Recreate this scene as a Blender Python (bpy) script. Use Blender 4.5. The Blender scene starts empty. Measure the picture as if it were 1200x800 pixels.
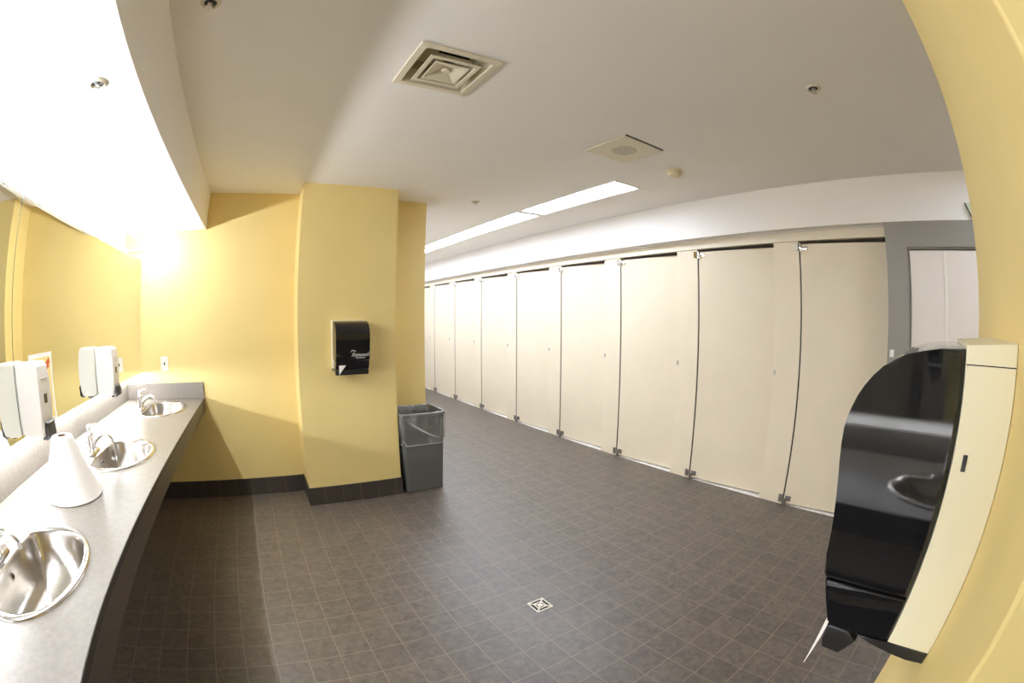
import bpy, bmesh, math, random
from mathutils import Vector, Matrix
random.seed(7)
SC = bpy.context.scene
COL = SC.collection

# ------------------------------------------------------------------ camera, exposure, light levels
CAM_H = 1.485
F_PX = 523.4                                    # equisolid fisheye, 1200 px wide picture
cd = bpy.data.cameras.new('camera')
cd.type = 'PANO'
cd.sensor_fit = 'HORIZONTAL'
cd.sensor_width = 36.0
for holder in (cd, getattr(cd, 'cycles', None)):
    if holder is not None and hasattr(holder, 'panorama_type'):
        holder.panorama_type = 'FISHEYE_EQUISOLID'
        holder.fisheye_lens = F_PX / 1200 * 36.0
        holder.fisheye_fov = math.radians(220)
cd.clip_start = 0.01
cd.clip_end = 100
cam = bpy.data.objects.new('camera', cd)
COL.objects.link(cam)
yaw, pitch, roll = math.radians(32.77), math.radians(-3.20), math.radians(0.18)
fwd = Vector((math.sin(yaw) * math.cos(pitch), math.cos(yaw) * math.cos(pitch), math.sin(pitch)))
rgt = Vector((math.cos(yaw), -math.sin(yaw), 0))
upv = rgt.cross(fwd)
r2 = math.cos(roll) * rgt + math.sin(roll) * upv
u2 = -math.sin(roll) * rgt + math.cos(roll) * upv
mt = Matrix((r2, u2, -fwd)).transposed().to_4x4()
mt.translation = (0, 0, CAM_H)
cam.matrix_world = mt
SC.camera = cam

SC.view_settings.view_transform = 'Standard'
SC.view_settings.look = 'None'
SC.view_settings.gamma = 1.0
SC.view_settings.use_curve_mapping = False
SC.view_settings.exposure = 0.18
w = bpy.data.worlds.new('world')
w.use_nodes = True
w.node_tree.nodes['Background'].inputs[0].default_value = (0.9, 0.93, 1, 1)
w.node_tree.nodes['Background'].inputs[1].default_value = 0.05
SC.world = w
if hasattr(SC, 'cycles'):
    SC.cycles.max_bounces = 14
    SC.cycles.diffuse_bounces = 8
    SC.cycles.glossy_bounces = 6
    SC.cycles.transmission_bounces = 8
    SC.cycles.transparent_max_bounces = 12
    SC.cycles.use_denoising = True
    SC.cycles.sample_clamp_indirect = 6
UPPER_TUBE = 110.0
LOWER_TUBE = 100.0
PANEL = 20.5
WARM = (0.955, 1.0, 1.08)
COOL = (0.91, 1.0, 1.19)


# ------------------------------------------------------------------ materials
def srgb(r, g, b):
    f = lambda c: (c / 255 / 12.92) if c / 255 <= 0.04045 else ((c / 255 + 0.055) / 1.055) ** 2.4
    return (f(r), f(g), f(b), 1)


MATS = {}


def mat(name, col, rough=0.5, metal=0.0, spec=0.5, noise=0.0, nscale=8.0, bump=0.0, bscale=60.0, coat=0.0):
    m = bpy.data.materials.new(name)
    m.use_nodes = True
    nt = m.node_tree
    b = nt.nodes['Principled BSDF']
    b.inputs['Base Color'].default_value = col
    b.inputs['Roughness'].default_value = rough
    b.inputs['Metallic'].default_value = metal
    b.inputs['Specular IOR Level'].default_value = spec
    b.inputs['Coat Weight'].default_value = coat
    geo = nt.nodes.new('ShaderNodeNewGeometry')
    n = nt.nodes.new('ShaderNodeTexNoise')
    n.inputs['Scale'].default_value = nscale
    n.inputs['Detail'].default_value = 5
    nt.links.new(geo.outputs['Position'], n.inputs['Vector'])
    mr = nt.nodes.new('ShaderNodeMapRange')
    mr.inputs['From Min'].default_value = 0.3
    mr.inputs['From Max'].default_value = 0.7
    mr.inputs['To Min'].default_value = 1 - noise
    mr.inputs['To Max'].default_value = 1 + noise
    nt.links.new(n.outputs['Fac'], mr.inputs['Value'])
    mx = nt.nodes.new('ShaderNodeVectorMath')
    mx.operation = 'SCALE'
    mx.inputs[0].default_value = col[:3]
    nt.links.new(mr.outputs['Result'], mx.inputs['Scale'])
    nt.links.new(mx.outputs['Vector'], b.inputs['Base Color'])
    if bump > 0:
        n2 = nt.nodes.new('ShaderNodeTexNoise')
        n2.inputs['Scale'].default_value = bscale
        n2.inputs['Detail'].default_value = 3
        nt.links.new(geo.outputs['Position'], n2.inputs['Vector'])
        bp = nt.nodes.new('ShaderNodeBump')
        bp.inputs['Strength'].default_value = bump
        bp.inputs['Distance'].default_value = 0.002
        nt.links.new(n2.outputs['Fac'], bp.inputs['Height'])
        nt.links.new(bp.outputs['Normal'], b.inputs['Normal'])
    MATS[name] = m
    return m


def emit(name, col, strength):
    m = bpy.data.materials.new(name)
    m.use_nodes = True
    nt = m.node_tree
    nt.nodes.clear()
    o = nt.nodes.new('ShaderNodeOutputMaterial')
    e = nt.nodes.new('ShaderNodeEmission')
    e.inputs['Color'].default_value = (*col, 1)
    e.inputs['Strength'].default_value = strength
    nt.links.new(e.outputs[0], o.inputs[0])
    MATS[name] = m
    return m


def tile_mat(name, c_dark, c_light, grout, rough, px=0.154, py=0.1565, ox=0.115, oy=1.585, gw=0.0015, gsoft=0.0006):
    m = bpy.data.materials.new(name)
    m.use_nodes = True
    nt = m.node_tree
    L = nt.links.new
    b = nt.nodes['Principled BSDF']
    b.inputs['Specular IOR Level'].default_value = 1.0

    def math_(op, a, v=None, c=None):
        n = nt.nodes.new('ShaderNodeMath')
        n.operation = op
        for i, s in enumerate((a, v, c)):
            if s is None:
                continue
            if isinstance(s, (int, float)):
                n.inputs[i].default_value = s
            else:
                L(s, n.inputs[i])
        return n.outputs[0]
    geo = nt.nodes.new('ShaderNodeNewGeometry')
    sep = nt.nodes.new('ShaderNodeSeparateXYZ')
    L(geo.outputs['Position'], sep.inputs[0])
    ux = math_('DIVIDE', math_('SUBTRACT', sep.outputs[0], ox), px)
    uy = math_('DIVIDE', math_('SUBTRACT', sep.outputs[1], oy), py)
    dx = math_('MULTIPLY', math_('PINGPONG', ux, 0.5), px)
    dy = math_('MULTIPLY', math_('PINGPONG', uy, 0.5), py)
    d = math_('MINIMUM', dx, dy)
    mr = nt.nodes.new('ShaderNodeMapRange')
    mr.inputs['From Min'].default_value = gw - gsoft
    mr.inputs['From Max'].default_value = gw + gsoft
    L(d, mr.inputs['Value'])                      # 0 in the grout, 1 on the tile
    comb = nt.nodes.new('ShaderNodeCombineXYZ')
    L(math_('FLOOR', ux), comb.inputs[0])
    L(math_('FLOOR', uy), comb.inputs[1])
    wn = nt.nodes.new('ShaderNodeTexWhiteNoise')
    wn.noise_dimensions = '3D'
    L(comb.outputs[0], wn.inputs['Vector'])
    off = nt.nodes.new('ShaderNodeVectorMath')
    off.operation = 'MULTIPLY_ADD'
    L(wn.outputs['Color'], off.inputs[0])
    off.inputs[1].default_value = (5, 5, 5)
    L(geo.outputs['Position'], off.inputs[2])
    n1 = nt.nodes.new('ShaderNodeTexNoise')
    n1.inputs['Scale'].default_value = 26
    n1.inputs['Detail'].default_value = 7
    n1.inputs['Roughness'].default_value = 0.65
    n1.inputs['Distortion'].default_value = 0.6
    L(off.outputs[0], n1.inputs['Vector'])
    cr = nt.nodes.new('ShaderNodeValToRGB')
    cr.color_ramp.elements[0].position = 0.28
    cr.color_ramp.elements[0].color = c_dark
    cr.color_ramp.elements[1].position = 0.72
    cr.color_ramp.elements[1].color = c_light
    L(n1.outputs['Fac'], cr.inputs[0])
    var = nt.nodes.new('ShaderNodeMapRange')
    var.inputs['To Min'].default_value = 0.9
    var.inputs['To Max'].default_value = 1.1
    L(wn.outputs['Value'], var.inputs['Value'])
    sc = nt.nodes.new('ShaderNodeVectorMath')
    sc.operation = 'SCALE'
    L(cr.outputs[0], sc.inputs[0])
    L(var.outputs[0], sc.inputs['Scale'])
    mix = nt.nodes.new('ShaderNodeMix')
    mix.data_type = 'RGBA'
    L(mr.outputs[0], mix.inputs['Factor'])
    mix.inputs[6].default_value = grout
    L(sc.outputs[0], mix.inputs[7])
    L(mix.outputs[2], b.inputs['Base Color'])
    rr = nt.nodes.new('ShaderNodeMapRange')
    rr.inputs['To Min'].default_value = rough + 0.06
    rr.inputs['To Max'].default_value = rough
    L(mr.outputs[0], rr.inputs['Value'])
    L(rr.outputs[0], b.inputs['Roughness'])
    bp = nt.nodes.new('ShaderNodeBump')
    bp.inputs['Strength'].default_value = 0.25
    bp.inputs['Distance'].default_value = 0.0015
    hs = math_('ADD', mr.outputs[0], math_('MULTIPLY', n1.outputs['Fac'], 0.6))
    L(hs, bp.inputs['Height'])
    L(bp.outputs['Normal'], b.inputs['Normal'])
    MATS[name] = m
    return m


YEL = mat('yellow_paint', srgb(227, 204, 137), 0.55, noise=0.02, nscale=3, bump=0.05, bscale=220)
WHT = mat('white_paint', srgb(240, 236, 230), 0.6, noise=0.012, nscale=3, bump=0.04, bscale=220)
CEIL = mat('ceiling_paint', srgb(238, 234, 228), 0.75, noise=0.012, nscale=2)
STALL = mat('cream_laminate', srgb(229, 216, 190), 0.38, noise=0.018, nscale=5, bump=0.02, bscale=150)
CREAMT = mat('cream_trim', srgb(228, 217, 194), 0.45, noise=0.01)
GREYP = mat('grey_paint', srgb(140, 134, 124), 0.4, noise=0.02, nscale=4)
FLOOR = tile_mat('floor_tile', srgb(60, 52, 45), srgb(104, 94, 83), srgb(136, 123, 106), 0.47)
BASE = tile_mat('base_tile', srgb(34, 27, 23), srgb(54, 45, 39), srgb(108, 96, 84), 0.4)
WTILE = tile_mat('white_floor_tile', srgb(232, 230, 224), srgb(244, 242, 238), srgb(190, 186, 178), 0.35, 0.05, 0.05)
COUNT = mat('grey_laminate', srgb(114, 107, 98), 0.36, noise=0.12, nscale=55)
EDGEC = mat('grey_laminate_shaded', srgb(70, 61, 52), 0.4, noise=0.12, nscale=55)  # same laminate as the counter, apron shade darkened into the colour
EDGED = mat('edge_shade', srgb(44, 37, 30), 0.4)
CHROME = mat('chrome', (0.86, 0.86, 0.87, 1), 0.06, 1.0)
STEEL = mat('brushed_steel', (0.60, 0.57, 0.53, 1), 0.2, 1.0, noise=0.05, nscale=30)
HINGEM = mat('dull_zinc', srgb(126, 118, 112), 0.4, 0.5)
SATIN = mat('satin_steel', (0.55, 0.52, 0.50, 1), 0.42, 1.0)
BLACK = mat('black_gloss_plastic', (0.006, 0.006, 0.007, 1), 0.04, spec=0.55)
BLACKM = mat('black_plastic', (0.012, 0.011, 0.011, 1), 0.35)
DARK = mat('dark_hole', (0.004, 0.004, 0.004, 1), 0.9)
BEIGE = mat('beige_plastic', srgb(226, 219, 190), 0.42, noise=0.01)
WPLAS = mat('white_plastic', srgb(238, 234, 228), 0.35)
IVORY = mat('ivory_plastic', srgb(222, 208, 168), 0.45)
OLIVEW = mat('off_white_metal', srgb(214, 205, 180), 0.5)
PAPER = mat('white_paper', srgb(244, 240, 234), 0.9, bump=0.08, bscale=120)
NOTEP = mat('yellow_paper', srgb(238, 214, 140), 0.85)
INKR = mat('orange_ink', srgb(196, 92, 40), 0.8)
INKD = mat('brown_ink', srgb(120, 62, 40), 0.8)
CARD = mat('brown_card', srgb(120, 88, 66), 0.9)
CANP = mat('grey_plastic', srgb(86, 87, 83), 0.42, noise=0.03, nscale=12, bump=0.05, bscale=90)
LOGO = mat('white_print', srgb(225, 225, 222), 0.6)
LEAF = mat('pale_door_panel', srgb(228, 219, 208), 0.3, noise=0.015, nscale=6)
STREAK = mat('pale_gloss', srgb(238, 232, 218), 0.3)
LENSG = mat('smoked_window', (0.03, 0.03, 0.03, 1), 0.1)
SIGNG = mat('pale_green_plastic', srgb(196, 204, 176), 0.4)

MIRROR = mat('mirror_silver', (0.90, 0.92, 0.88, 1), 0.0, 1.0)
GEDGE = mat('mirror_edge', srgb(70, 84, 76), 0.2)
TUBE_U = emit('upper_tube_glow', WARM, UPPER_TUBE)
TUBE_L = emit('lower_tube_glow', WARM, LOWER_TUBE)
PANEL_M = emit('panel_glow', COOL, PANEL)


def film(name):
    m = bpy.data.materials.new(name)
    m.use_nodes = True
    nt = m.node_tree
    nt.nodes.clear()
    o = nt.nodes.new('ShaderNodeOutputMaterial')
    t = nt.nodes.new('ShaderNodeBsdfTransparent')
    t.inputs[0].default_value = (0.93, 0.93, 0.92, 1)
    g = nt.nodes.new('ShaderNodeBsdfGlossy')
    g.inputs['Roughness'].default_value = 0.12
    df = nt.nodes.new('ShaderNodeBsdfDiffuse')
    df.inputs[0].default_value = (0.85, 0.85, 0.83, 1)
    geo = nt.nodes.new('ShaderNodeNewGeometry')
    mp = nt.nodes.new('ShaderNodeMapping')
    mp.inputs['Rotation'].default_value = (0.3, 0.9, 0.2)
    mp.inputs['Scale'].default_value = (16, 16, 5)
    nt.links.new(geo.outputs['Position'], mp.inputs[0])
    n = nt.nodes.new('ShaderNodeTexNoise')
    n.inputs['Scale'].default_value = 1.2
    n.inputs['Detail'].default_value = 4
    nt.links.new(mp.outputs[0], n.inputs['Vector'])
    bp = nt.nodes.new('ShaderNodeBump')
    bp.inputs['Strength'].default_value = 0.9
    bp.inputs['Distance'].default_value = 0.03
    nt.links.new(n.outputs['Fac'], bp.inputs['Height'])
    nt.links.new(bp.outputs[0], g.inputs['Normal'])
    mr = nt.nodes.new('ShaderNodeMapRange')
    mr.inputs['From Min'].default_value = 0.52
    mr.inputs['From Max'].default_value = 0.75
    mr.inputs['To Min'].default_value = 0.05
    mr.inputs['To Max'].default_value = 0.32
    nt.links.new(n.outputs['Fac'], mr.inputs['Value'])
    m1 = nt.nodes.new('ShaderNodeMixShader')
    nt.links.new(mr.outputs[0], m1.inputs[0])
    nt.links.new(t.outputs[0], m1.inputs[1])
    nt.links.new(df.outputs[0], m1.inputs[2])
    m2 = nt.nodes.new('ShaderNodeMixShader')
    m2.inputs[0].default_value = 0.10
    nt.links.new(m1.outputs[0], m2.inputs[1])
    nt.links.new(g.outputs[0], m2.inputs[2])
    nt.links.new(m2.outputs[0], o.inputs[0])
    return m


FILM = film('clear_film')
FOLD = mat('gathered_film', srgb(190, 190, 186), 0.15, spec=0.8)


def grille_mat():
    m = bpy.data.materials.new('perforated_grille')
    m.use_nodes = True
    nt = m.node_tree
    b = nt.nodes['Principled BSDF']
    b.inputs['Roughness'].default_value = 0.5
    geo = nt.nodes.new('ShaderNodeNewGeometry')
    sc = nt.nodes.new('ShaderNodeVectorMath')
    sc.operation = 'MULTIPLY'
    sc.inputs[1].default_value = (75, 75, 0)
    nt.links.new(geo.outputs['Position'], sc.inputs[0])
    v = nt.nodes.new('ShaderNodeTexVoronoi')
    v.inputs['Scale'].default_value = 1.0
    v.inputs['Randomness'].default_value = 0.0
    nt.links.new(sc.outputs[0], v.inputs['Vector'])
    cr = nt.nodes.new('ShaderNodeValToRGB')
    cr.color_ramp.elements[0].position = 0.3
    cr.color_ramp.elements[0].color = srgb(112, 106, 88)
    cr.color_ramp.elements[1].position = 0.36
    cr.color_ramp.elements[1].color = srgb(206, 198, 172)
    nt.links.new(v.outputs['Distance'], cr.inputs[0])
    nt.links.new(cr.outputs[0], b.inputs['Base Color'])
    return m


GRILLE = grille_mat()


# ------------------------------------------------------------------ mesh helpers
def link(name, bm, m, parent=None, smooth=False, loc=(0, 0, 0), rotz=0.0, sharp=35):
    me = bpy.data.meshes.new(name)
    bmesh.ops.recalc_face_normals(bm, faces=bm.faces[:])
    if smooth:
        for f in bm.faces:
            f.smooth = len(f.verts) <= 8
        lim = math.radians(sharp)
        for e in bm.edges:
            if len(e.link_faces) == 2 and e.calc_face_angle(0) > lim:
                e.smooth = False
    bm.to_mesh(me)
    bm.free()
    me.materials.append(m)
    o = bpy.data.objects.new(name, me)
    COL.objects.link(o)
    o.location = loc
    o.rotation_euler = (0, 0, rotz)
    if parent is not None:
        o.parent = parent
    return o


def thing(name, label, cat, loc=(0, 0, 0), rotz=0.0, group=None):
    o = bpy.data.objects.new(name, None)
    o.empty_display_size = 0.05
    COL.objects.link(o)
    o.location = loc
    o.rotation_euler = (0, 0, rotz)
    return tag(o, label, cat, group)


def tag(o, label, cat, group=None):
    o['label'] = label
    o['category'] = cat
    o['kind'] = 'thing'
    if group:
        o['group'] = group
    return o


def struct(o, label=None, cat=None):
    o['kind'] = 'structure'
    if label:
        o['label'] = label
    if cat:
        o['category'] = cat
    return o


def dup(root, loc, rotz=None, label=None):
    r = root.copy()
    COL.objects.link(r)
    r.location = loc
    if rotz is not None:
        r.rotation_euler = (0, 0, rotz)
    if label:
        r['label'] = label
    for ch in list(root.children):
        c = ch.copy()
        COL.objects.link(c)
        c.parent = r
        for g in list(ch.children):
            d = g.copy()
            COL.objects.link(d)
            d.parent = c
    return r


def box(bm, x0, x1, y0, y1, z0, z1, bev=0.0, seg=2):
    t = bmesh.new()
    v = [t.verts.new((x, y, z)) for x in (x0, x1) for y in (y0, y1) for z in (z0, z1)]
    for q in ((0, 1, 3, 2), (4, 6, 7, 5), (0, 4, 5, 1), (2, 3, 7, 6), (0, 2, 6, 4), (1, 5, 7, 3)):
        t.faces.new([v[i] for i in q])
    if bev > 0:
        bmesh.ops.bevel(t, geom=t.edges[:], offset=bev, segments=seg, affect='EDGES', profile=0.5)
    merge(bm, t)
    return bm


def merge(bm, t):
    mp = {}
    for v in t.verts:
        mp[v] = bm.verts.new(v.co)
    for f in t.faces:
        try:
            bm.faces.new([mp[v] for v in f.verts])
        except ValueError:
            pass
    t.free()


def B(*a, **k):
    return box(bmesh.new(), *a, **k)


def loft(bm, rings, cap0=True, cap1=True):
    rows = [[bm.verts.new(p) for p in r] for r in rings]
    n = len(rows[0])
    for a, b in zip(rows, rows[1:]):
        for i in range(n):
            bm.faces.new((a[i], a[(i + 1) % n], b[(i + 1) % n], b[i]))
    if cap0:
        bm.faces.new(rows[0])
    if cap1:
        bm.faces.new(rows[-1])
    return bm


def lathe(bm, prof, c=(0, 0, 0), n=24, axis='z', cap0=True, cap1=True):
    rings = []
    for r, h in prof:
        ring = []
        for i in range(n):
            a = 2 * math.pi * i / n
            p = (r * math.cos(a), r * math.sin(a), h)
            if axis == 'x':
                p = (h, p[0], p[1])
            elif axis == 'y':
                p = (p[0], h, p[1])
            ring.append((p[0] + c[0], p[1] + c[1], p[2] + c[2]))
        rings.append(ring)
    return loft(bm, rings, cap0, cap1)


def tube(bm, pts, rad, n=10, cap=True):
    pts = [Vector(p) for p in pts]
    rads = rad if isinstance(rad, (list, tuple)) else [rad] * len(pts)
    rings = []
    prev = None
    for i, p in enumerate(pts):
        t = (pts[min(i + 1, len(pts) - 1)] - pts[max(i - 1, 0)]).normalized()
        ref = prev if prev is not None else (Vector((0, 0, 1)) if abs(t.z) < 0.9 else Vector((1, 0, 0)))
        u = (ref - t * ref.dot(t)).normalized()
        prev = u
        v = t.cross(u)
        rings.append([p + (u * math.cos(2 * math.pi * k / n) + v * math.sin(2 * math.pi * k / n)) * rads[i] for k in range(n)])
    return loft(bm, rings, cap, cap)


def prism(bm, outline, axis, a, b, bev=0.0):
    """outline: list of 2-D points; extruded along axis from a to b ('x': (y,z), 'y': (x,z), 'z': (x,y))"""
    def P(q, h):
        return {'x': (h, q[0], q[1]), 'y': (q[0], h, q[1]), 'z': (q[0], q[1], h)}[axis]
    t = bmesh.new()
    A = [t.verts.new(P(q, a)) for q in outline]
    Bv = [t.verts.new(P(q, b)) for q in outline]
    n = len(outline)
    fa = t.faces.new(A)
    fb = t.faces.new(Bv[::-1])
    for i in range(n):
        t.faces.new((A[i], Bv[i], Bv[(i + 1) % n], A[(i + 1) % n]))
    if bev > 0:
        ed = [e for e in t.edges if fa in e.link_faces or fb in e.link_faces]
        bmesh.ops.bevel(t, geom=ed, offset=bev, segments=3, affect='EDGES', profile=0.5)
    merge(bm, t)
    return bm


def rrect(hx, hy, r, n=5, cx=0, cy=0):
    out = []
    for sx, sy, a0 in ((1, 1, 0), (-1, 1, 90), (-1, -1, 180), (1, -1, 270)):
        for k in range(n + 1):
            a = math.radians(a0 + 90 * k / n)
            out.append((cx + sx * (hx - r) + r * math.cos(a), cy + sy * (hy - r) + r * math.sin(a)))
    return out


def plate_with_holes(rect, holes, z0, z1):
    """slab between z0 and z1 with through holes (each a list of xy points)"""
    bm = bmesh.new()
    loops = [[(rect[0], rect[2]), (rect[1], rect[2]), (rect[1], rect[3]), (rect[0], rect[3])]] + holes
    sides = []
    for z in (z0, z1):
        edges = []
        lv = []
        for lp in loops:
            vs = [bm.verts.new((p[0], p[1], z)) for p in lp]
            lv.append(vs)
            for i in range(len(vs)):
                edges.append(bm.edges.new((vs[i], vs[(i + 1) % len(vs)])))
        bmesh.ops.triangle_fill(bm, use_beauty=True, use_dissolve=False, edges=edges)
        sides.append(lv)
    for a, b in zip(*sides):
        for i in range(len(a)):
            j = (i + 1) % len(a)
            bm.faces.new((a[i], a[j], b[j], b[i]))
    return bm


# ------------------------------------------------------------------ room shell
CZ = 2.53           # ceiling
BW = 3.765          # back wall face
PX0, PX1, PY = 0.297, 1.092, 3.41     # pillar on the back wall
NX0, NX1, NY = 0.275, 1.085, -0.109   # near pillar face
SX = 3.41           # stall front plane
FX = 3.30           # soffit and door frame plane
YN, YE = -2.6, 9.5
struct(link('floor', B(-1.45, SX + 0.0, YN - 0.1, YE + 0.1, -0.1, 0.0), FLOOR), 'dark brown grey square ceramic floor tiles')
struct(link('floor_stalls', B(SX, 5.05, 0.42, YE + 0.1, -0.1, 0.0), WTILE), 'white tiled floor inside the stalls')
struct(link('floor_entry', B(SX, 5.05, YN - 0.1, 0.42, -0.1, 0.0), FLOOR))
LIGHTS = [(2.40, 2.67, 2.29 + 1.355 * k, 2.29 + 1.355 * k + 1.27) for k in range(5)] + [(2.40, 2.67, -1.80, -0.53)]  # last entry is an added unseen panel that brightens the grey door side
DIF = (0.654, 1.538, 0.150)
holes = [[(a, c), (b, c), (b, d), (a, d)] for a, b, c, d in LIGHTS]
dx, dy, dh = DIF
holes.append([(dx - dh, dy - dh), (dx + dh, dy - dh), (dx + dh, dy + dh), (dx - dh, dy + dh)])
struct(link('ceiling', plate_with_holes((-1.45, 5.05, YN - 0.1, YE + 0.1), holes, CZ, CZ + 0.14), CEIL), 'flat off white painted ceiling')
struct(link('wall_left', B(-1.45, -1.30, YN, BW, 0, CZ), WHT))
struct(link('wall_corridor', B(-1.45, 1.485, BW + 0.14, YE, 0, CZ), WHT))
struct(link('wall_back', B(-1.45, 1.485, BW, BW + 0.139, 0, CZ), YEL), 'yellow painted back wall behind the counter')
struct(link('wall_pillar', B(PX0, PX1, PY, BW, 0, CZ), YEL), 'yellow pillar standing out from the back wall')
struct(link('wall_near', B(NX0, NX1, -0.75, NY, 0, CZ, bev=0.004), YEL), 'yellow pillar beside the camera')
struct(link('wall_front', B(-1.45, 5.05, YN - 0.1, YN, 0, CZ), YEL))
struct(link('wall_end', B(1.485, 5.05, YE, YE + 0.1, 0, CZ), WHT))
struct(link('wall_right', B(4.95, 5.05, YN, YE, 0, CZ), WHT))
bm = bmesh.new()
box(bm, SX, SX + 0.1, YN, -0.80, 0, 2.19)
struct(link('wall_entry', bm, WHT))
struct(link('trim_1', B(-1.30, -0.512, YN, BW, 2.217, CZ), WHT), 'white boxed bulkhead over the counter')
struct(link('trim_2', B(FX, 4.95, YN, YE, 2.192, CZ), WHT), 'white soffit over the stall doors')
bh = 0.15
struct(link('baseboard_back', B(-1.30, PX0, BW - 0.01, BW, 0, bh), BASE))
struct(link('baseboard_corridor', B(PX1, 1.485, BW - 0.01, BW, 0, bh), BASE))
bm = bmesh.new()
box(bm, PX0 - 0.01, PX1 + 0.01, PY - 0.01, PY, 0, bh)
box(bm, PX0 - 0.01, PX0, PY, BW - 0.01, 0, bh)
box(bm, PX1, PX1 + 0.01, PY, BW - 0.01, 0, bh)
struct(link('baseboard_pillar', bm, BASE), 'dark tile base around the pillar')
struct(link('baseboard_left', B(-1.30, -1.29, YN, BW - 0.01, 0, bh), BASE))
bm = bmesh.new()
box(bm, NX0 - 0.01, NX0, -0.75, NY, 0, bh)
box(bm, NX0 - 0.01, NX1 + 0.01, NY, NY + 0.01, 0, bh)
struct(link('baseboard_near', bm, BASE))

# ------------------------------------------------------------------ grey entry door
d1 = bpy.data.objects.new('door_1', None)
COL.objects.link(d1)
struct(d1, 'grey framed door with pale panel beside the stalls', 'door')
FY0, FY1 = 0.43, -0.80
IY0, IY1 = 0.258, -0.628
bm = bmesh.new()
prism(bm, [(FY0, 0), (FY0, 2.192), (FY1, 2.192), (FY1, 0), (IY1, 0), (IY1, 2.015), (IY0, 2.015), (IY0, 0)], 'x', FX, SX + 0.06, bev=0.002)
box(bm, FX + 0.018, SX + 0.05, IY0 - 0.014, IY0 - 0.001, 0, 2.014)
box(bm, FX + 0.018, SX + 0.05, IY1 + 0.001, IY1 + 0.014, 0, 2.014)
box(bm, FX + 0.018, SX + 0.05, IY1 + 0.014, IY0 - 0.014, 2.0, 2.014)
link('door_frame', bm, GREYP, d1)
lf = link('door_leaf', B(FX + 0.03, FX + 0.07, IY1 + 0.018, IY0 - 0.018, 0.012, 1.995, bev=0.003), LEAF, d1)
link('door_glint', B(FX + 0.022, FX + 0.03, -0.068, -0.046, 0.02, 1.985, bev=0.003), STREAK, d1)  # pale strip drawn as the bright reflected streak on the leaf
link('strike_plate', B(FX - 0.003, FX, 0.375, 0.41, 1.27, 1.32, bev=0.001), WPLAS, d1)

# ------------------------------------------------------------------ toilet stalls
HINGE = [1.213, 2.232, 3.216, 4.210, 5.192, 6.21, 7.19, 8.13, 9.12]
ordn = ['nearest the grey door', 'second from the grey door', 'third from the grey door', 'fourth from the grey door', 'fifth from the grey door',
        'sixth from the grey door', 'seventh from the grey door', 'eighth from the grey door', 'mostly hidden behind the yellow pillar']
W, T = 0.80, 0.026
AJAR = math.radians(5.5)


PW = 0.232


def stall_proto():
    r = thing('toilet_stall', 'x', 'toilet stall', (SX, HINGE[0], 0), 0, 'cream toilet stall fronts along the right side')
    # door: runs from the hinge towards -y, thickness towards +x, resting a little inwards
    d = link('door', B(0, T, -W, 0, 0.012, 2.085, bev=0.003), STALL, r, loc=(0.006, -0.011, 0), rotz=AJAR)
    bm = bmesh.new()
    box(bm, -0.009, 0.0, -0.066, -0.004, 2.036, 2.064, bev=0.002)
    lathe(bm, [(0.010, 2.024), (0.011, 2.032), (0.011, 2.088), (0.008, 2.093)], (-0.012, -0.006, 0), 12)
    link('top_hinge', bm, CHROME, d, smooth=True)
    bm = bmesh.new()
    box(bm, -0.010, 0.0, -0.066, -0.014, 0.036, 0.080, bev=0.002)
    lathe(bm, [(0.013, 0.002), (0.013, 0.044), (0.010, 0.05)], (-0.012, -0.012, 0), 12)
    link('bottom_hinge', bm, HINGEM, d, smooth=True)
    bm = bmesh.new()
    box(bm, -0.005, 0.0, -0.786, -0.748, 1.054, 1.098, bev=0.0015)
    lathe(bm, [(0.014, -0.004), (0.016, -0.014), (0.011, -0.019)], (0, -0.766, 1.078), 14, axis='x')
    link('latch', bm, SATIN, d, smooth=True)
    return r


def add_post(r):
    p = link('pilaster', B(0, 0.030, 0.0, PW, 0.0, 2.108, bev=0.002), STALL, r)
    link('latch_keeper', B(-0.008, 0.0, PW - 0.017, PW - 0.002, 1.055, 1.095, bev=0.0015), SATIN, p)
    for z0, z1, nm, mm in ((2.030, 2.090, 'top_bracket', CHROME), (0.020, 0.086, 'bottom_bracket', HINGEM)):
        link(nm, B(-0.011, 0.0, 0.003, 0.036, z0, z1, bev=0.002), mm, p)
    link('gap_shade', B(0.006, 0.024, -0.0095, -0.0005, 0.02, 2.08), BLACKM, p)  # dark strip standing in for the shade in the hinge gap


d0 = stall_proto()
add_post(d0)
d0['label'] = 'cream stall front ' + ordn[0]
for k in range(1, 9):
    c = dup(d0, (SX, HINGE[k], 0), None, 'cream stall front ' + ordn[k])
    for ch in c.children:
        if ch.name.startswith('door'):
            ch.rotation_euler = (0, 0, AJAR + math.radians(random.uniform(-0.6, 0.6)))
    if k == 8:
        for ch in list(c.children):
            if ch.name.startswith('pilaster'):
                for g in list(ch.children):
                    bpy.data.objects.remove(g)
                bpy.data.objects.remove(ch)
hr = thing('head_rail', 'long cream head rail running above all the stall fronts', 'stall rail', (SX, 0.432, 2.108))
ln = YE - 0.432 - 0.003
link('rail_board', B(-0.012, 0.036, 0, ln, 0.0, 0.072, bev=0.002), CREAMT, hr)
link('rail_cap', B(-0.026, 0.036, 0, ln, 0.0725, 0.082, bev=0.002), WPLAS, hr)

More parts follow.
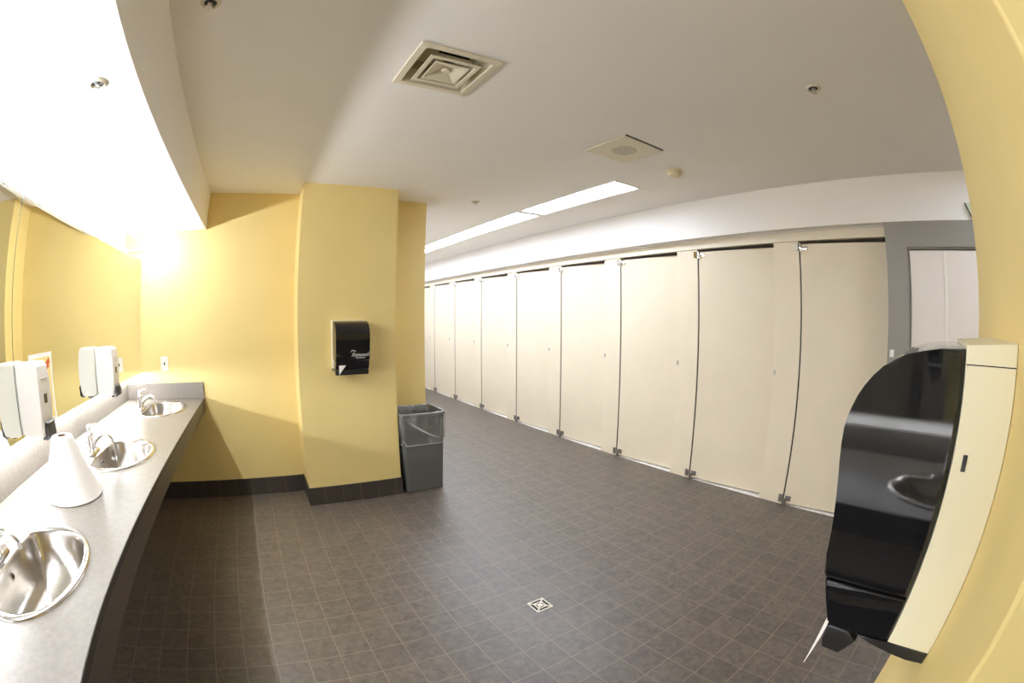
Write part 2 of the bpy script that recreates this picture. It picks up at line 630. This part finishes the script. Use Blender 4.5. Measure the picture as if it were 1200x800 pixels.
# ------------------------------------------------------------------ counter, sinks, taps
CT = 0.865
SINKY = [1.02, 2.165, 3.31, -0.125]
CX, SA, SB = -0.84, 0.213, 0.285
ct = thing('countertop', 'long grey laminate counter with deep front edge holding the sinks', 'counter', (0, 0, 0))
CB, CF, CY0 = -1.262, -0.53, -1.0
ellip = lambda cx, cy, a, b, n=40: [(cx + a * math.cos(2 * math.pi * i / n), cy + b * math.sin(2 * math.pi * i / n)) for i in range(n)]
link('counter_surface', plate_with_holes((CB - 0.025, CF, CY0, BW - 0.001), [ellip(CX, y, SA - 0.012, SB - 0.012) for y in SINKY], CT - 0.03, CT), COUNT, ct)
bm = bmesh.new()
prism(bm, [(CF - 0.022, CT - 0.031), (CF - 0.003, CT - 0.031), (CF - 0.003, 0.755), (CF - 0.022, 0.755)], 'y', CY0, BW - 0.001)
link('apron', bm, EDGEC, ct)
link('edge_shade_line', B(CF + 0.0003, CF + 0.002, CY0, BW - 0.001, CT - 0.026, CT - 0.0015), EDGED, ct)  # dark strip drawn as the shadow line along the counter edge
bm = bmesh.new()
box(bm, CB - 0.025, CB, CY0, BW - 0.02, CT + 0.0005, 0.992, bev=0.002)
link('backsplash', bm, COUNT, ct)
bm = bmesh.new()
box(bm, CB - 0.025, CF, BW - 0.019, BW - 0.001, CT + 0.0005, 0.992, bev=0.002)
link('side_splash', bm, COUNT, ct)


def bowl_ring(s, z, n=64, a=0.155, b=0.25, back=0.118, cx=-0.005):
    """D-shaped bowl outline: oval flattened towards the wall; s scales it"""
    out = []
    for i in range(n):
        t = 2 * math.pi * i / n
        c, sn = math.cos(t), math.sin(t)
        e = 2.3
        x = math.copysign(abs(c) ** (2 / e), c) * (a + 0.028)
        y = math.copysign(abs(sn) ** (2 / e), sn) * b
        if x < -back:
            x = -back - (abs(x) - back) * 0.12
        out.append((cx + x * s + 0.01, y * s, z))
    return out


def sink_proto(y):
    r = thing('wash_basin', 'x', 'sink', (CX, y, CT), 0, 'oval steel sinks in the counter')
    n = 64
    ov = lambda a, b, z: [(a * math.cos(2 * math.pi * i / n), b * math.sin(2 * math.pi * i / n), z) for i in range(n)]
    rings = [ov(SA, SB, 0.0005), ov(SA - 0.001, SB - 0.001, 0.004), ov(SA - 0.008, SB - 0.008, 0.0075), ov(SA - 0.018, SB - 0.02, 0.0065)]
    rings += [bowl_ring(1.0, 0.0055), bowl_ring(0.985, 0.001), bowl_ring(0.965, -0.012), bowl_ring(0.92, -0.05), bowl_ring(0.84, -0.09),
              bowl_ring(0.70, -0.122), bowl_ring(0.48, -0.142), bowl_ring(0.22, -0.150), bowl_ring(0.13, -0.152)]
    bm = bmesh.new()
    loft(bm, rings, False, True)
    link('basin', bm, STEEL, r, smooth=True, sharp=60)
    bm = bmesh.new()
    lathe(bm, [(0.036, -0.1505), (0.036, -0.1475), (0.030, -0.1465), (0.024, -0.149), (0.0, -0.149)], (0.005, 0, 0), 24, cap0=False, cap1=False)
    dr = link('drain', bm, CHROME, r, smooth=True)
    bm = bmesh.new()
    for k in range(6):
        a = k * math.pi / 3
        lathe(bm, [(0.004, -0.1486), (0.004, -0.1476)], (0.005 + 0.014 * math.cos(a), 0.014 * math.sin(a), 0), 8)
    link('drain_hole', bm, DARK, dr)
    bm = bmesh.new()
    lathe(bm, [(0.012, 0.0), (0.012, 0.004), (0.0075, 0.004), (0.0075, 0.001)], (-0.112, -0.02, -0.035), 18, axis='x', cap0=False, cap1=False)
    of = link('overflow', bm, CHROME, r, smooth=True)
    bm = bmesh.new()
    lathe(bm, [(0.0075, 0.0), (0.0075, 0.002)], (-0.112, -0.02, -0.035), 14, axis='x')
    link('overflow_hole', bm, DARK, of)
    return r


def tap_proto(y):
    r = thing('faucet', 'x', 'tap', (-1.008, y, CT + 0.0075), 0, 'chrome single lever taps at the sinks')
    bm = bmesh.new()
    loft(bm, [[(p[0], p[1], z) for p in rrect(hx, hy, min(hx, hy) * 0.96, 6)] for hx, hy, z in ((0.027, 0.078, -0.0005), (0.027, 0.078, 0.004), (0.022, 0.072, 0.011))])
    link('base_plate', bm, CHROME, r, smooth=True)
    bm = bmesh.new()
    lathe(bm, [(0.024, 0.009), (0.022, 0.03), (0.020, 0.06), (0.0195, 0.085), (0.021, 0.092), (0.017, 0.10), (0.0, 0.102)], n=20, cap1=False)
    link('body', bm, CHROME, r, smooth=True)
    bm = bmesh.new()
    pts = []
    for k in range(11):
        t = k / 10
        pts.append((0.012 + 0.125 * t, 0, 0.040 + 0.062 * math.sin(math.pi * (0.08 + 0.72 * t)) - 0.012))
    tube(bm, pts, [0.016 - 0.004 * min(1, k / 6) for k in range(11)], 12)
    sp = link('spout', bm, CHROME, r, smooth=True)
    bm = bmesh.new()
    ex = pts[-1]
    lathe(bm, [(0.0105, ex[2] - 0.018), (0.011, ex[2] - 0.014), (0.011, ex[2] + 0.004)], (ex[0] + 0.002, 0, 0), 14)
    link('aerator', bm, SATIN, sp, smooth=True)
    bm = bmesh.new()
    tube(bm, [(-0.006, 0, 0.098), (-0.010, 0, 0.112), (-0.004, 0, 0.126), (0.020, 0, 0.137), (0.050, 0, 0.142)], [0.015, 0.013, 0.011, 0.008, 0.006], 12)
    link('lever', bm, CHROME, r, smooth=True)
    bm = bmesh.new()
    tube(bm, [(-0.036, 0.0, 0.0), (-0.036, 0.0, 0.045), (-0.036, 0.0, 0.055)], [0.003, 0.003, 0.006], 8)
    link('lift_rod', bm, CHROME, r, smooth=True)
    return r


SL = ['steel sink nearest the camera, partly cut by the picture edge', 'middle steel sink beside the white paper cone', 'far steel sink by the yellow back wall',
      'steel sink behind the camera seen mirrored in the black dispenser']
TL = ['chrome tap of the sink nearest the camera', 'chrome tap of the middle sink behind the paper cone', 'chrome tap of the far sink by the back wall', 'chrome tap of the sink behind the camera']
s0, t0 = sink_proto(SINKY[0]), tap_proto(SINKY[0])
s0['label'], t0['label'] = SL[0], TL[0]
for k in (1, 2, 3):
    dup(s0, (CX, SINKY[k], CT), None, SL[k])
    dup(t0, (-1.008, SINKY[k], CT + 0.0075), None, TL[k])

# ------------------------------------------------------------------ mirrors and the strip lights above and below them
MX = -1.11
MZ0, MZ1 = 1.083, 1.980


def mirror(name_lab, y0, y1, clips):
    r = thing('wall_mirror', name_lab, 'mirror', (MX, y0, MZ0), 0, 'frameless mirrors over the counter')
    h, ln = MZ1 - MZ0, y1 - y0
    link('mirror_glass', B(-0.006, 0, 0, ln, 0, h), MIRROR, r)
    bm = bmesh.new()
    box(bm, -0.0065, -0.0002, -0.0015, -0.0001, 0, h)
    box(bm, -0.0065, -0.0002, ln + 0.0001, ln + 0.0015, 0, h)
    box(bm, -0.0065, -0.0002, 0, ln, h + 0.0001, h + 0.001)
    link('glass_edge', bm, GEDGE, r)
    link('backing', B(-0.19, -0.0065, 0.05, ln - 0.05, 0.2, h - 0.2), WHT, r)
    for cy in clips:
        bm = bmesh.new()
        box(bm, -0.006, 0.003, cy - y0 - 0.012, cy - y0 + 0.012, h - 0.010, h + 0.006, bev=0.001)
        link('mirror_clip', bm, CHROME, r)
    return r


mirror('wide mirror over the far sinks ending at the back wall', 1.571, 3.757, (1.746, 2.7, 3.5))
mirror('mirror over the nearest sink cut by the picture edge', -0.8, 1.566, (0.2, 1.382))


def strip(name_lab, z, tm, reach, y0=-0.9):
    r = thing('strip_light', name_lab, 'strip light', (-1.298, y0, z), 0)
    ln = BW - 0.02 - y0
    link('housing', B(0, 0.05, 0, ln, -0.022, 0.022, bev=0.003), WPLAS, r)
    cnt = max(1, round(ln / 1.2))
    seg = (ln - 0.02) / cnt
    for k in range(cnt):
        y = 0.01 + seg * k
        e = y + seg - 0.02
        bm = bmesh.new()
        lathe(bm, [(0.013, y), (0.013, e)], (reach, 0, 0), 12, axis='y')
        link('light_tube', bm, tm, r, smooth=True)
        for yy in (y + 0.01, e - 0.03):
            link('tube_holder', B(0.05, reach + 0.012, yy, yy + 0.012, -0.004 if reach > 0.1 else -0.012, 0.006 if reach > 0.1 else 0.012), WPLAS, r)
    return r


strip('glaring strip light held out in front of the wall above the mirrors', 2.055, TUBE_U, 0.33, 0.02)
strip('strip light glowing under the mirrors above the backsplash', 1.082, TUBE_L, 0.085)


# ------------------------------------------------------------------ soap dispensers, note, paper cone, switch
def soap_proto():
    r = thing('soap_dispenser', 'x', 'soap dispenser', (MX + 0.0005, 1.572, 1.083), 0, 'white soap dispensers on the mirror')
    bm = bmesh.new()
    prof = [(0, 0.012), (0.03, 0.002), (0.085, 0.0), (0.118, 0.004), (0.130, 0.03), (0.134, 0.10), (0.134, 0.20), (0.126, 0.262), (0.108, 0.277), (0.04, 0.279), (0, 0.272)]
    prism(bm, prof, 'y', 0, 0.118, bev=0.010)
    link('housing', bm, WPLAS, r, smooth=True, sharp=40)
    bm = bmesh.new()
    box(bm, 0.133, 0.137, 0.045, 0.074, 0.125, 0.160, bev=0.002)
    link('level_window', bm, LENSG, r)
    bm = bmesh.new()
    box(bm, 0.131, 0.1365, 0.035, 0.085, 0.212, 0.217, bev=0.001)
    link('lock_slot', bm, SATIN, r)
    bm = bmesh.new()
    prism(bm, [(0.128, -0.012), (0.150, 0.0), (0.152, 0.055), (0.136, 0.062), (0.128, 0.03)], 'y', 0.02, 0.098, bev=0.004)
    link('push_bar', bm, BLACKM, r, smooth=True)
    bm = bmesh.new()
    lathe(bm, [(0.010, -0.014), (0.012, 0.003)], (0.095, 0.059, 0), 12)
    link('nozzle', bm, BLACKM, r, smooth=True)
    return r


so = soap_proto()
so['label'] = 'white soap dispenser on the mirror beside the yellow note'
dup(so, (MX + 0.0005, 2.603, 1.078), None, 'white soap dispenser on the mirror by the far sinks')

nt = thing('paper_note', 'pale yellow paper note stuck to the mirror behind the near soap dispenser', 'note', (MX + 0.0005, 1.712, 1.088))
link('sheet', B(0, 0.0006, 0, 0.25, 0, 0.290), PAPER, nt)
link('yellow_print', B(0.0007, 0.0009, 0.006, 0.232, 0.012, 0.272), NOTEP, nt)
bm = bmesh.new()
for y0, z0, y1, z1, wd in ((0.150, 0.222, 0.222, 0.256, 0.012), (0.168, 0.212, 0.215, 0.236, 0.006)):
    a, b = Vector((0, y0, z0)), Vector((0, y1, z1))
    nn = Vector((0, -(b - a).z, (b - a).y)).normalized() * wd
    prism(bm, [((a + nn).y, (a + nn).z), ((b + nn).y, (b + nn).z), ((b - nn).y, (b - nn).z), ((a - nn).y, (a - nn).z)], 'x', 0.001, 0.0013)
link('orange_mark', bm, INKR, nt)
for y0, y1, z0 in ((0.165, 0.205, 0.172), (0.175, 0.195, 0.152), (0.165, 0.198, 0.088), (0.17, 0.205, 0.066)):
    link('brown_mark', B(0.001, 0.0013, y0, y1, z0, z0 + 0.007), INKD, nt)

cn = thing('paper_roll', 'white paper roll pulled up into a cone on the counter', 'paper roll', (-0.897, 1.60, CT + 0.001))
bm = bmesh.new()
prof = [(0.138, 0.0), (0.142, 0.004)]
for k in range(1, 40):
    t = k / 40
    rr = 0.142 + (0.052 - 0.142) * t ** 0.94
    prof.append((rr + (0.0007 if k % 2 else -0.0007), 0.004 + 0.219 * t))
prof += [(0.051, 0.226), (0.046, 0.228), (0.022, 0.228), (0.021, 0.226), (0.021, 0.10)]
lathe(bm, prof, n=48, cap0=True, cap1=True)
link('paper_layers', bm, PAPER, cn, smooth=True, sharp=50)
bm = bmesh.new()
lathe(bm, [(0.0205, 0.12), (0.0205, 0.2285), (0.0185, 0.2285), (0.0185, 0.12)], n=24, cap0=False, cap1=True)
link('card_core', bm, CARD, cn, smooth=True)

ol = thing('wall_outlet', 'small white outlet plate on the yellow back wall above the counter', 'outlet', (-0.882, BW - 0.0005, 1.148))
link('cover_plate', B(-0.035, 0.035, -0.006, 0, -0.058, 0.058, bev=0.002), WPLAS, ol)
link('outlet_face', B(-0.017, 0.017, -0.009, -0.006, -0.034, 0.034, bev=0.001), STREAK, ol)
bm = bmesh.new()
box(bm, -0.006, 0.006, -0.0125, -0.009, -0.010, 0.012, bev=0.001)
link('reset_button', bm, BLACKM, ol)


# ------------------------------------------------------------------ paper towel dispensers
def dispenser(label, loc, rotz, wd, logo):
    """local: back on y = 0, sticks out towards +y, x from 0 to wd, z from its own base"""
    r = thing('towel_dispenser', label, 'paper towel dispenser', loc, rotz, 'black paper towel dispensers on the yellow pillars')
    bm = bmesh.new()
    prism(bm, [(0.0, 0.018), (0.072, 0.0215), (0.072, 0.380), (0.0, 0.385)], 'x', 0, wd, bev=0.0025)
    hs = link('back_housing', bm, BEIGE, r, smooth=True)
    bm = bmesh.new()
    box(bm, -0.0005, 0.0006, 0.001, 0.071, 0.360, 0.3612)
    link('housing_seam', bm, LENSG, hs)
    bm = bmesh.new()
    box(bm, -0.0012, 0.0006, 0.052, 0.0585, 0.251, 0.269, bev=0.0004)
    link('housing_slot', bm, LENSG, hs)
    prof = [(0.0735, 0.022), (0.12, 0.021), (0.164, 0.020), (0.175, 0.025), (0.190, 0.059), (0.200, 0.083), (0.2025, 0.086), (0.206, 0.095), (0.2095, 0.120), (0.212, 0.154), (0.217, 0.198),
            (0.222, 0.239), (0.2235, 0.262), (0.223, 0.279), (0.2205, 0.292), (0.216, 0.305), (0.210, 0.318), (0.202, 0.330), (0.192, 0.3415), (0.180, 0.352), (0.166, 0.3605), (0.150, 0.3665),
            (0.130, 0.371), (0.106, 0.3745), (0.0735, 0.376)]
    up = [p for p in prof if p[1] >= 0.09]
    up = [(0.0735, 0.088)] + [(0.201, 0.088)] + up[0:]
    bm = bmesh.new()
    prism(bm, up, 'x', 0.001, wd - 0.001, bev=0.006)
    cv = link('cover', bm, BLACK, r, smooth=True, sharp=30)
    lo = [p for p in prof if p[1] <= 0.084] + [(0.200, 0.0855), (0.0735, 0.0855)]
    bm = bmesh.new()
    prism(bm, lo, 'x', 0.003, wd - 0.003, bev=0.003)
    link('lower_cover', bm, BLACKM if False else BLACK, r, smooth=True, sharp=30)
    bm = bmesh.new()
    prism(bm, [(0.001, 0.0), (0.03, 0.001), (0.06, 0.005), (0.10, 0.0125), (0.124, 0.019), (0.10, 0.0195), (0.072, 0.0205), (0.001, 0.017)], 'x', 0.001, wd - 0.001, bev=0.002)
    link('paper_tray', bm, BLACKM, r)
    bm = bmesh.new()
    prism(bm, [(0.138, 0.019), (0.172, 0.019), (0.172, -0.006), (0.166, -0.020), (0.136, -0.022), (0.120, 0.004)], 'x', 0.004, wd - 0.004, bev=0.003)
    link('push_lever', bm, BLACKM, r, smooth=True)
    return r, cv


def sheet(parent, outline, d0, curl, tilt=0.0):
    """hanging paper: outline in (x, z); offset d0 in y with a small curl"""
    bm = bmesh.new()
    n = 10
    zs = [q[1] for q in outline]
    z0, z1 = min(zs), max(zs)
    rows = []
    for k in range(n + 1):
        z = z1 + (z0 - z1) * k / n
        xs = []
        for i in range(len(outline)):
            a, b = outline[i], outline[(i + 1) % len(outline)]
            if abs(a[1] - b[1]) > 1e-9 and min(a[1], b[1]) - 1e-9 <= z <= max(a[1], b[1]) + 1e-9:
                xs.append(a[0] + (b[0] - a[0]) * (z - a[1]) / (b[1] - a[1]))
            elif abs(a[1] - b[1]) <= 1e-9 and abs(z - a[1]) < 1e-9:
                xs += [a[0], b[0]]
        t = k / n
        y = d0 + curl * t ** 1.2
        rows.append((min(xs), max(max(xs), min(xs) + 0.001), y, z))
    F = [[bm.verts.new((a, y, z)), bm.verts.new((b, y + tilt * (b - a), z)), bm.verts.new((b, y + tilt * (b - a) + 0.0006, z)), bm.verts.new((a, y + 0.0006, z))] for a, b, y, z in rows]
    for p, q in zip(F, F[1:]):
        for i in range(4):
            bm.faces.new((p[i], p[(i + 1) % 4], q[(i + 1) % 4], q[i]))
    bm.faces.new(F[0])
    bm.faces.new(F[-1])
    return link('paper_sheet', bm, PAPER, parent)


DW = 0.262
nd, _ = dispenser('big black towel dispenser with beige side close to the camera', (0.514, NY + 0.0005, 1.089), 0, DW + 0.03, False)
sheet(nd, [(0.002, 0.021), (0.05, 0.021), (0.09, -0.035), (0.03, -0.080)], 0.1715, 0.013, 0.14)
fd, cv = dispenser('small black towel dispenser with white script on the far yellow pillar', (0.823, PY - 0.0005, 1.083), math.pi, DW, True)
sheet(fd, [(DW - 0.075, 0.056), (DW - 0.022, 0.056), (DW - 0.022, -0.012)], 0.2095, 0.0)

# white script on the far dispenser's cover
tc = bpy.data.curves.new('script', 'FONT')
tc.body = 'Renown'
tc.size = 0.040
tc.shear = 0.4
tc.extrude = 0.0004
tc.align_x = 'CENTER'
to = bpy.data.objects.new('script_tmp', tc)
COL.objects.link(to)
dg = bpy.context.evaluated_depsgraph_get()
me = bpy.data.meshes.new_from_object(to.evaluated_get(dg))
bpy.data.objects.remove(to)
bm = bmesh.new()
bm.from_mesh(me)
bpy.data.meshes.remove(me)
# local to the dispenser: reading direction is -x (seen from +y)
for v in bm.verts:
    x, y, z = v.co
    v.co = (0.078 - x, 0.2145 + z + y * 0.12, 0.118 + y)
t = bmesh.new()
box(t, -0.062, 0.010, 0.2135, 0.2150, 0.106, 0.1095)
for v in t.verts:
    v.co.x = 0.050 - v.co.x
merge(bm, t)
tube(bm, [(0.150, 0.2165, 0.150), (0.138, 0.2185, 0.163), (0.120, 0.2185, 0.160), (0.110, 0.2175, 0.152)], [0.001, 0.003, 0.003, 0.001], 8)
tube(bm, [(0.018, 0.2165, 0.142), (0.000, 0.2175, 0.1495), (-0.014, 0.2185, 0.154)][:2] + [(0.004, 0.2178, 0.148)], [0.001, 0.002, 0.001], 8)
link('cover_script', bm, LOGO, cv)

# ------------------------------------------------------------------ trash can with clear liner
tcn = thing('trash_can', 'grey square plastic trash can with a clear bag beside the yellow pillar', 'trash can', (1.307, 3.552, 0))
bm = bmesh.new()
R = lambda hx, hy, r, z: [(p[0], p[1], z) for p in rrect(hx, hy, r, 5)]
loft(bm, [R(0.165, 0.158, 0.03, 0.001), R(0.170, 0.163, 0.03, 0.006), R(0.196, 0.182, 0.034, 0.655), R(0.196, 0.182, 0.034, 0.668), R(0.204, 0.190, 0.036, 0.672), R(0.205, 0.191, 0.036, 0.690), R(0.202, 0.188, 0.034, 0.695),
          R(0.192, 0.178, 0.03, 0.695), R(0.189, 0.175, 0.03, 0.685), R(0.163, 0.156, 0.026, 0.02)])
link('can_body', bm, CANP, tcn, smooth=True, sharp=40)
bm = bmesh.new()
N = 80
rows = []


def can_half(z):
    t = (z - 0.006) / 0.649
    return 0.170 + 0.026 * t, 0.163 + 0.019 * t


def bag_ring(z, off, wob):
    hx, hy = can_half(min(z, 0.655))
    base = rrect(hx + off, hy + off, 0.036, 19)
    out = []
    for i, p in enumerate(base):
        a = i / len(base) * 2 * math.pi
        k = 1 + wob * (0.5 * math.sin(9 * a + z * 30) + 0.5 * math.sin(17 * a + 1.3 - z * 22))
        out.append((p[0] * k, p[1] * k, z + (0 if wob == 0 else 0.0)))
    return out


rings = []
for z, off, wob in ((0.30, -0.008, 0.0), (0.55, -0.008, 0.004), (0.69, -0.012, 0.0), (0.697, -0.008, 0.0), (0.699, 0.004, 0.0), (0.697, 0.0125, 0.0), (0.68, 0.0135, 0.002), (0.64, 0.013, 0.008), (0.58, 0.012, 0.012), (0.52, 0.010, 0.014), (0.47, 0.008, 0.012)):
    rings.append(bag_ring(z, off, wob))
hem = []
for i, p in enumerate(rings[-1]):
    a = i / len(rings[-1]) * 2 * math.pi
    hem.append((p[0], p[1], 0.432 + 0.030 * math.sin(1.5 * a + 2.0) ** 2 + 0.012 * math.sin(5 * a)))
rings.append(hem)
loft(bm, rings, False, False)
bag = link('bag_liner', bm, FILM, tcn, smooth=True, sharp=80)
bm = bmesh.new()
cc = hem + [hem[0]]
tube(bm, [(x * 1.004, y * 1.004, z) for x, y, z in cc], [0.0022 + 0.0012 * math.sin(k * 0.9) for k in range(len(cc))], 6)
for pts in ([(-0.165, -0.199, 0.655), (-0.06, -0.2, 0.58), (0.05, -0.199, 0.51), (0.15, -0.197, 0.465)], [(-0.15, -0.201, 0.63), (-0.02, -0.201, 0.545), (0.08, -0.2, 0.49)],
            [(-0.17, -0.2, 0.66), (-0.08, -0.201, 0.648)], [(-0.2, -0.15, 0.6), (-0.203, -0.12, 0.54), (-0.196, -0.10, 0.47)]):
    n = len(pts)
    tube(bm, pts, [0.0008] + [0.0035] * (n - 2) + [0.0008], 6)
link('bag_fold', bm, FOLD, bag, smooth=True)

# ------------------------------------------------------------------ ceiling fittings
LL = ['bright ceiling light panel nearest the camera, whole in view', 'second bright ceiling light panel from the camera', 'third ceiling light panel, partly hidden by the yellow pillar',
      'fourth ceiling light panel over the corridor behind the pillar', 'last ceiling light panel deep in the corridor', 'added unseen ceiling fill panel by the grey door behind the near yellow pillar']
lp = None
for k, (a, b, c, d) in enumerate(LIGHTS):
    if lp is None:
        lp = thing('ceiling_light', LL[0], 'ceiling light', (a, c, CZ), 0, 'row of ceiling light panels before the stalls')
        x1, y1 = b - a, d - c
        bm = bmesh.new()
        for q in ((-0.016, x1 + 0.016, -0.016, 0.0), (-0.016, x1 + 0.016, y1, y1 + 0.016), (-0.016, 0.0, 0, y1), (x1, x1 + 0.016, 0, y1)):
            box(bm, *q, -0.007, -0.0005)
        box(bm, 0.001, x1 - 0.001, 0.001, y1 - 0.001, 0.03, 0.09)
        link('light_frame', bm, WPLAS, lp)
        link('diffuser', B(0.002, x1 - 0.002, 0.002, y1 - 0.002, 0.004, 0.012), PANEL_M, lp)
    else:
        dup(lp, (a, c, CZ), None, LL[k])

av = thing('air_diffuser', 'square stepped air vent in the ceiling with a dark duct behind', 'air vent', (dx, dy, CZ))


def sq(h, z):
    return [(-h, -h, z), (h, -h, z), (h, h, z), (-h, h, z)]


bm = bmesh.new()
loft(bm, [sq(0.178, -0.0005), sq(0.178, -0.006), sq(0.176, -0.008), sq(0.150, -0.010), sq(0.147, -0.008), sq(0.118, 0.055), sq(0.118, 0.10)], False, True)
link('outer_frame', bm, OLIVEW, av)
bm = bmesh.new()
loft(bm, [sq(0.113, -0.012), sq(0.112, -0.015), sq(0.094, -0.015), sq(0.092, -0.012), sq(0.074, 0.030), sq(0.076, 0.031), sq(0.096, -0.010)], False, False)
link('middle_cone', bm, OLIVEW, av)
bm = bmesh.new()
loft(bm, [sq(0.077, -0.013), sq(0.076, -0.016), sq(0.070, -0.016), sq(0.022, 0.006), sq(0.010, 0.008)], False, True)
lathe(bm, [(0.017, 0.004), (0.017, -0.004), (0.012, -0.008), (0, -0.008)], n=20, cap1=False)
link('centre_cone', bm, OLIVEW, av)
bm = bmesh.new()
lathe(bm, [(0.072, 0.0985), (0.072, 0.088)], (0.035, -0.01, 0), n=32)
link('duct', bm, DARK, av)

sp = thing('ceiling_speaker', 'flat square ceiling speaker plate with a round perforated grille', 'speaker', (1.962, 1.776, CZ))
link('mount_plate', B(-0.172, 0.172, -0.172, 0.172, -0.008, -0.0005, bev=0.002), OLIVEW, sp)
bm = bmesh.new()
lathe(bm, [(0.078, -0.008), (0.077, -0.0095), (0, -0.0098)], n=40, cap0=False, cap1=False)
link('speaker_grille', bm, GRILLE, sp, smooth=True)
bm = bmesh.new()
bm.free()
for q in ((-0.155, -0.155), (0.155, 0.155), (-0.155, 0.155), (0.155, -0.155)):
    bm = bmesh.new()
    lathe(bm, [(0.005, -0.008), (0.004, -0.0095)], (q[0], q[1], 0), 10)
    link('screw', bm, SATIN, sp)
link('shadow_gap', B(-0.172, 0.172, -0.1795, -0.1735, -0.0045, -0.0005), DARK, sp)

sm = thing('smoke_detector', 'round ivory smoke detector on the ceiling beyond the speaker plate', 'smoke detector', (2.514, 1.80, CZ))
bm = bmesh.new()
lathe(bm, [(0.064, -0.0005), (0.064, -0.010), (0.056, -0.014)], n=32)
link('detector_base', bm, IVORY, sm, smooth=True)
bm = bmesh.new()
lathe(bm, [(0.050, -0.014), (0.050, -0.026), (0.044, -0.038), (0.030, -0.044), (0, -0.045)], n=32, cap1=False)
link('detector_cover', bm, IVORY, sm, smooth=True)


def sprinkler_proto(label, x, y, z):
    r = thing('fire_sprinkler', label, 'sprinkler', (x, y, z), 0, 'small fire sprinklers in the ceiling')
    bm = bmesh.new()
    lathe(bm, [(0.040, -0.0005), (0.040, -0.003), (0.036, -0.007), (0.030, -0.009), (0.026, -0.006), (0.024, -0.001)], n=28, cap0=False, cap1=False)
    link('escutcheon', bm, OLIVEW, r, smooth=True)
    bm = bmesh.new()
    lathe(bm, [(0.0245, -0.0022), (0.0245, -0.0008)], n=24)
    link('recess', bm, BLACKM, r)
    bm = bmesh.new()
    lathe(bm, [(0.009, -0.0025), (0.009, -0.008), (0.006, -0.010)], n=16)
    for s_ in (-1, 1):
        tube(bm, [(0.006 * s_, 0, -0.008), (0.012 * s_, 0, -0.014), (0.009 * s_, 0, -0.022), (0.002 * s_, 0, -0.025)], 0.0022, 6)
    link('frame_arms', bm, SATIN, r, smooth=True)
    bm = bmesh.new()
    lathe(bm, [(0.0, -0.0245), (0.015, -0.0255), (0.015, -0.027), (0.0, -0.0275)], n=16, cap0=False, cap1=False)
    link('deflector', bm, SATIN, r, smooth=True)
    return r


s1 = sprinkler_proto('fire sprinkler alone on the plain ceiling toward the near yellow pillar', 1.873, 0.462, CZ)
dup(s1, (-0.350, 1.262, CZ), None, 'fire sprinkler beside the bulkhead cut by the top picture edge')
dup(s1, (1.852, 3.494, CZ), None, 'far fire sprinkler on the ceiling near the light panels')
dup(s1, (-0.672, 1.249, 2.217), None, 'fire sprinkler on the white underside of the bulkhead over the counter')

# ------------------------------------------------------------------ floor drain, small sign
fdn = thing('floor_drain', 'small square metal floor drain in the middle of the tiles', 'floor drain', (1.171, 1.541, 0))
bm = bmesh.new()
for q in ((-0.05, 0.05, -0.05, -0.042), (-0.05, 0.05, 0.042, 0.05), (-0.05, -0.042, -0.042, 0.042), (0.042, 0.05, -0.042, 0.042)):
    box(bm, *q, 0.0003, 0.004)
for h in (0.028, 0.014):
    for q in ((-h, h, -h, -h + 0.006), (-h, h, h - 0.006, h), (-h, -h + 0.006, -h + 0.006, h - 0.006), (h - 0.006, h, -h + 0.006, h - 0.006)):
        box(bm, *q, 0.001, 0.004)
t = bmesh.new()
for rot in (math.pi / 4, -math.pi / 4):
    u = bmesh.new()
    box(u, -0.06, 0.06, -0.004, 0.004, 0.0012, 0.0038)
    bmesh.ops.rotate(u, verts=u.verts[:], cent=(0, 0, 0), matrix=Matrix.Rotation(rot, 3, 'Z'))
    merge(t, u)
merge(bm, t)
link('drain_grate', bm, STREAK, fdn)
link('drain_well', B(-0.043, 0.043, -0.043, 0.043, 0.0003, 0.001), DARK, fdn)

sg = thing('wall_sign', 'small pale sign with a dark edge on the soffit above the grey door', 'sign', (FX - 0.0005, -0.28, 2.20))
bm = bmesh.new()
prism(bm, [(0.0, 0.10), (-0.30, 0.10), (-0.30, 0.0), (-0.043, 0.0)], 'x', -0.03, 0.0, bev=0.002)
link('sign_panel', bm, SIGNG, sg)
bm = bmesh.new()
prism(bm, [(0.001, 0.097), (-0.009, 0.101), (-0.055, 0.0), (-0.044, 0.0)], 'x', -0.034, -0.0305)
link('sign_edge', bm, BLACKM, sg)
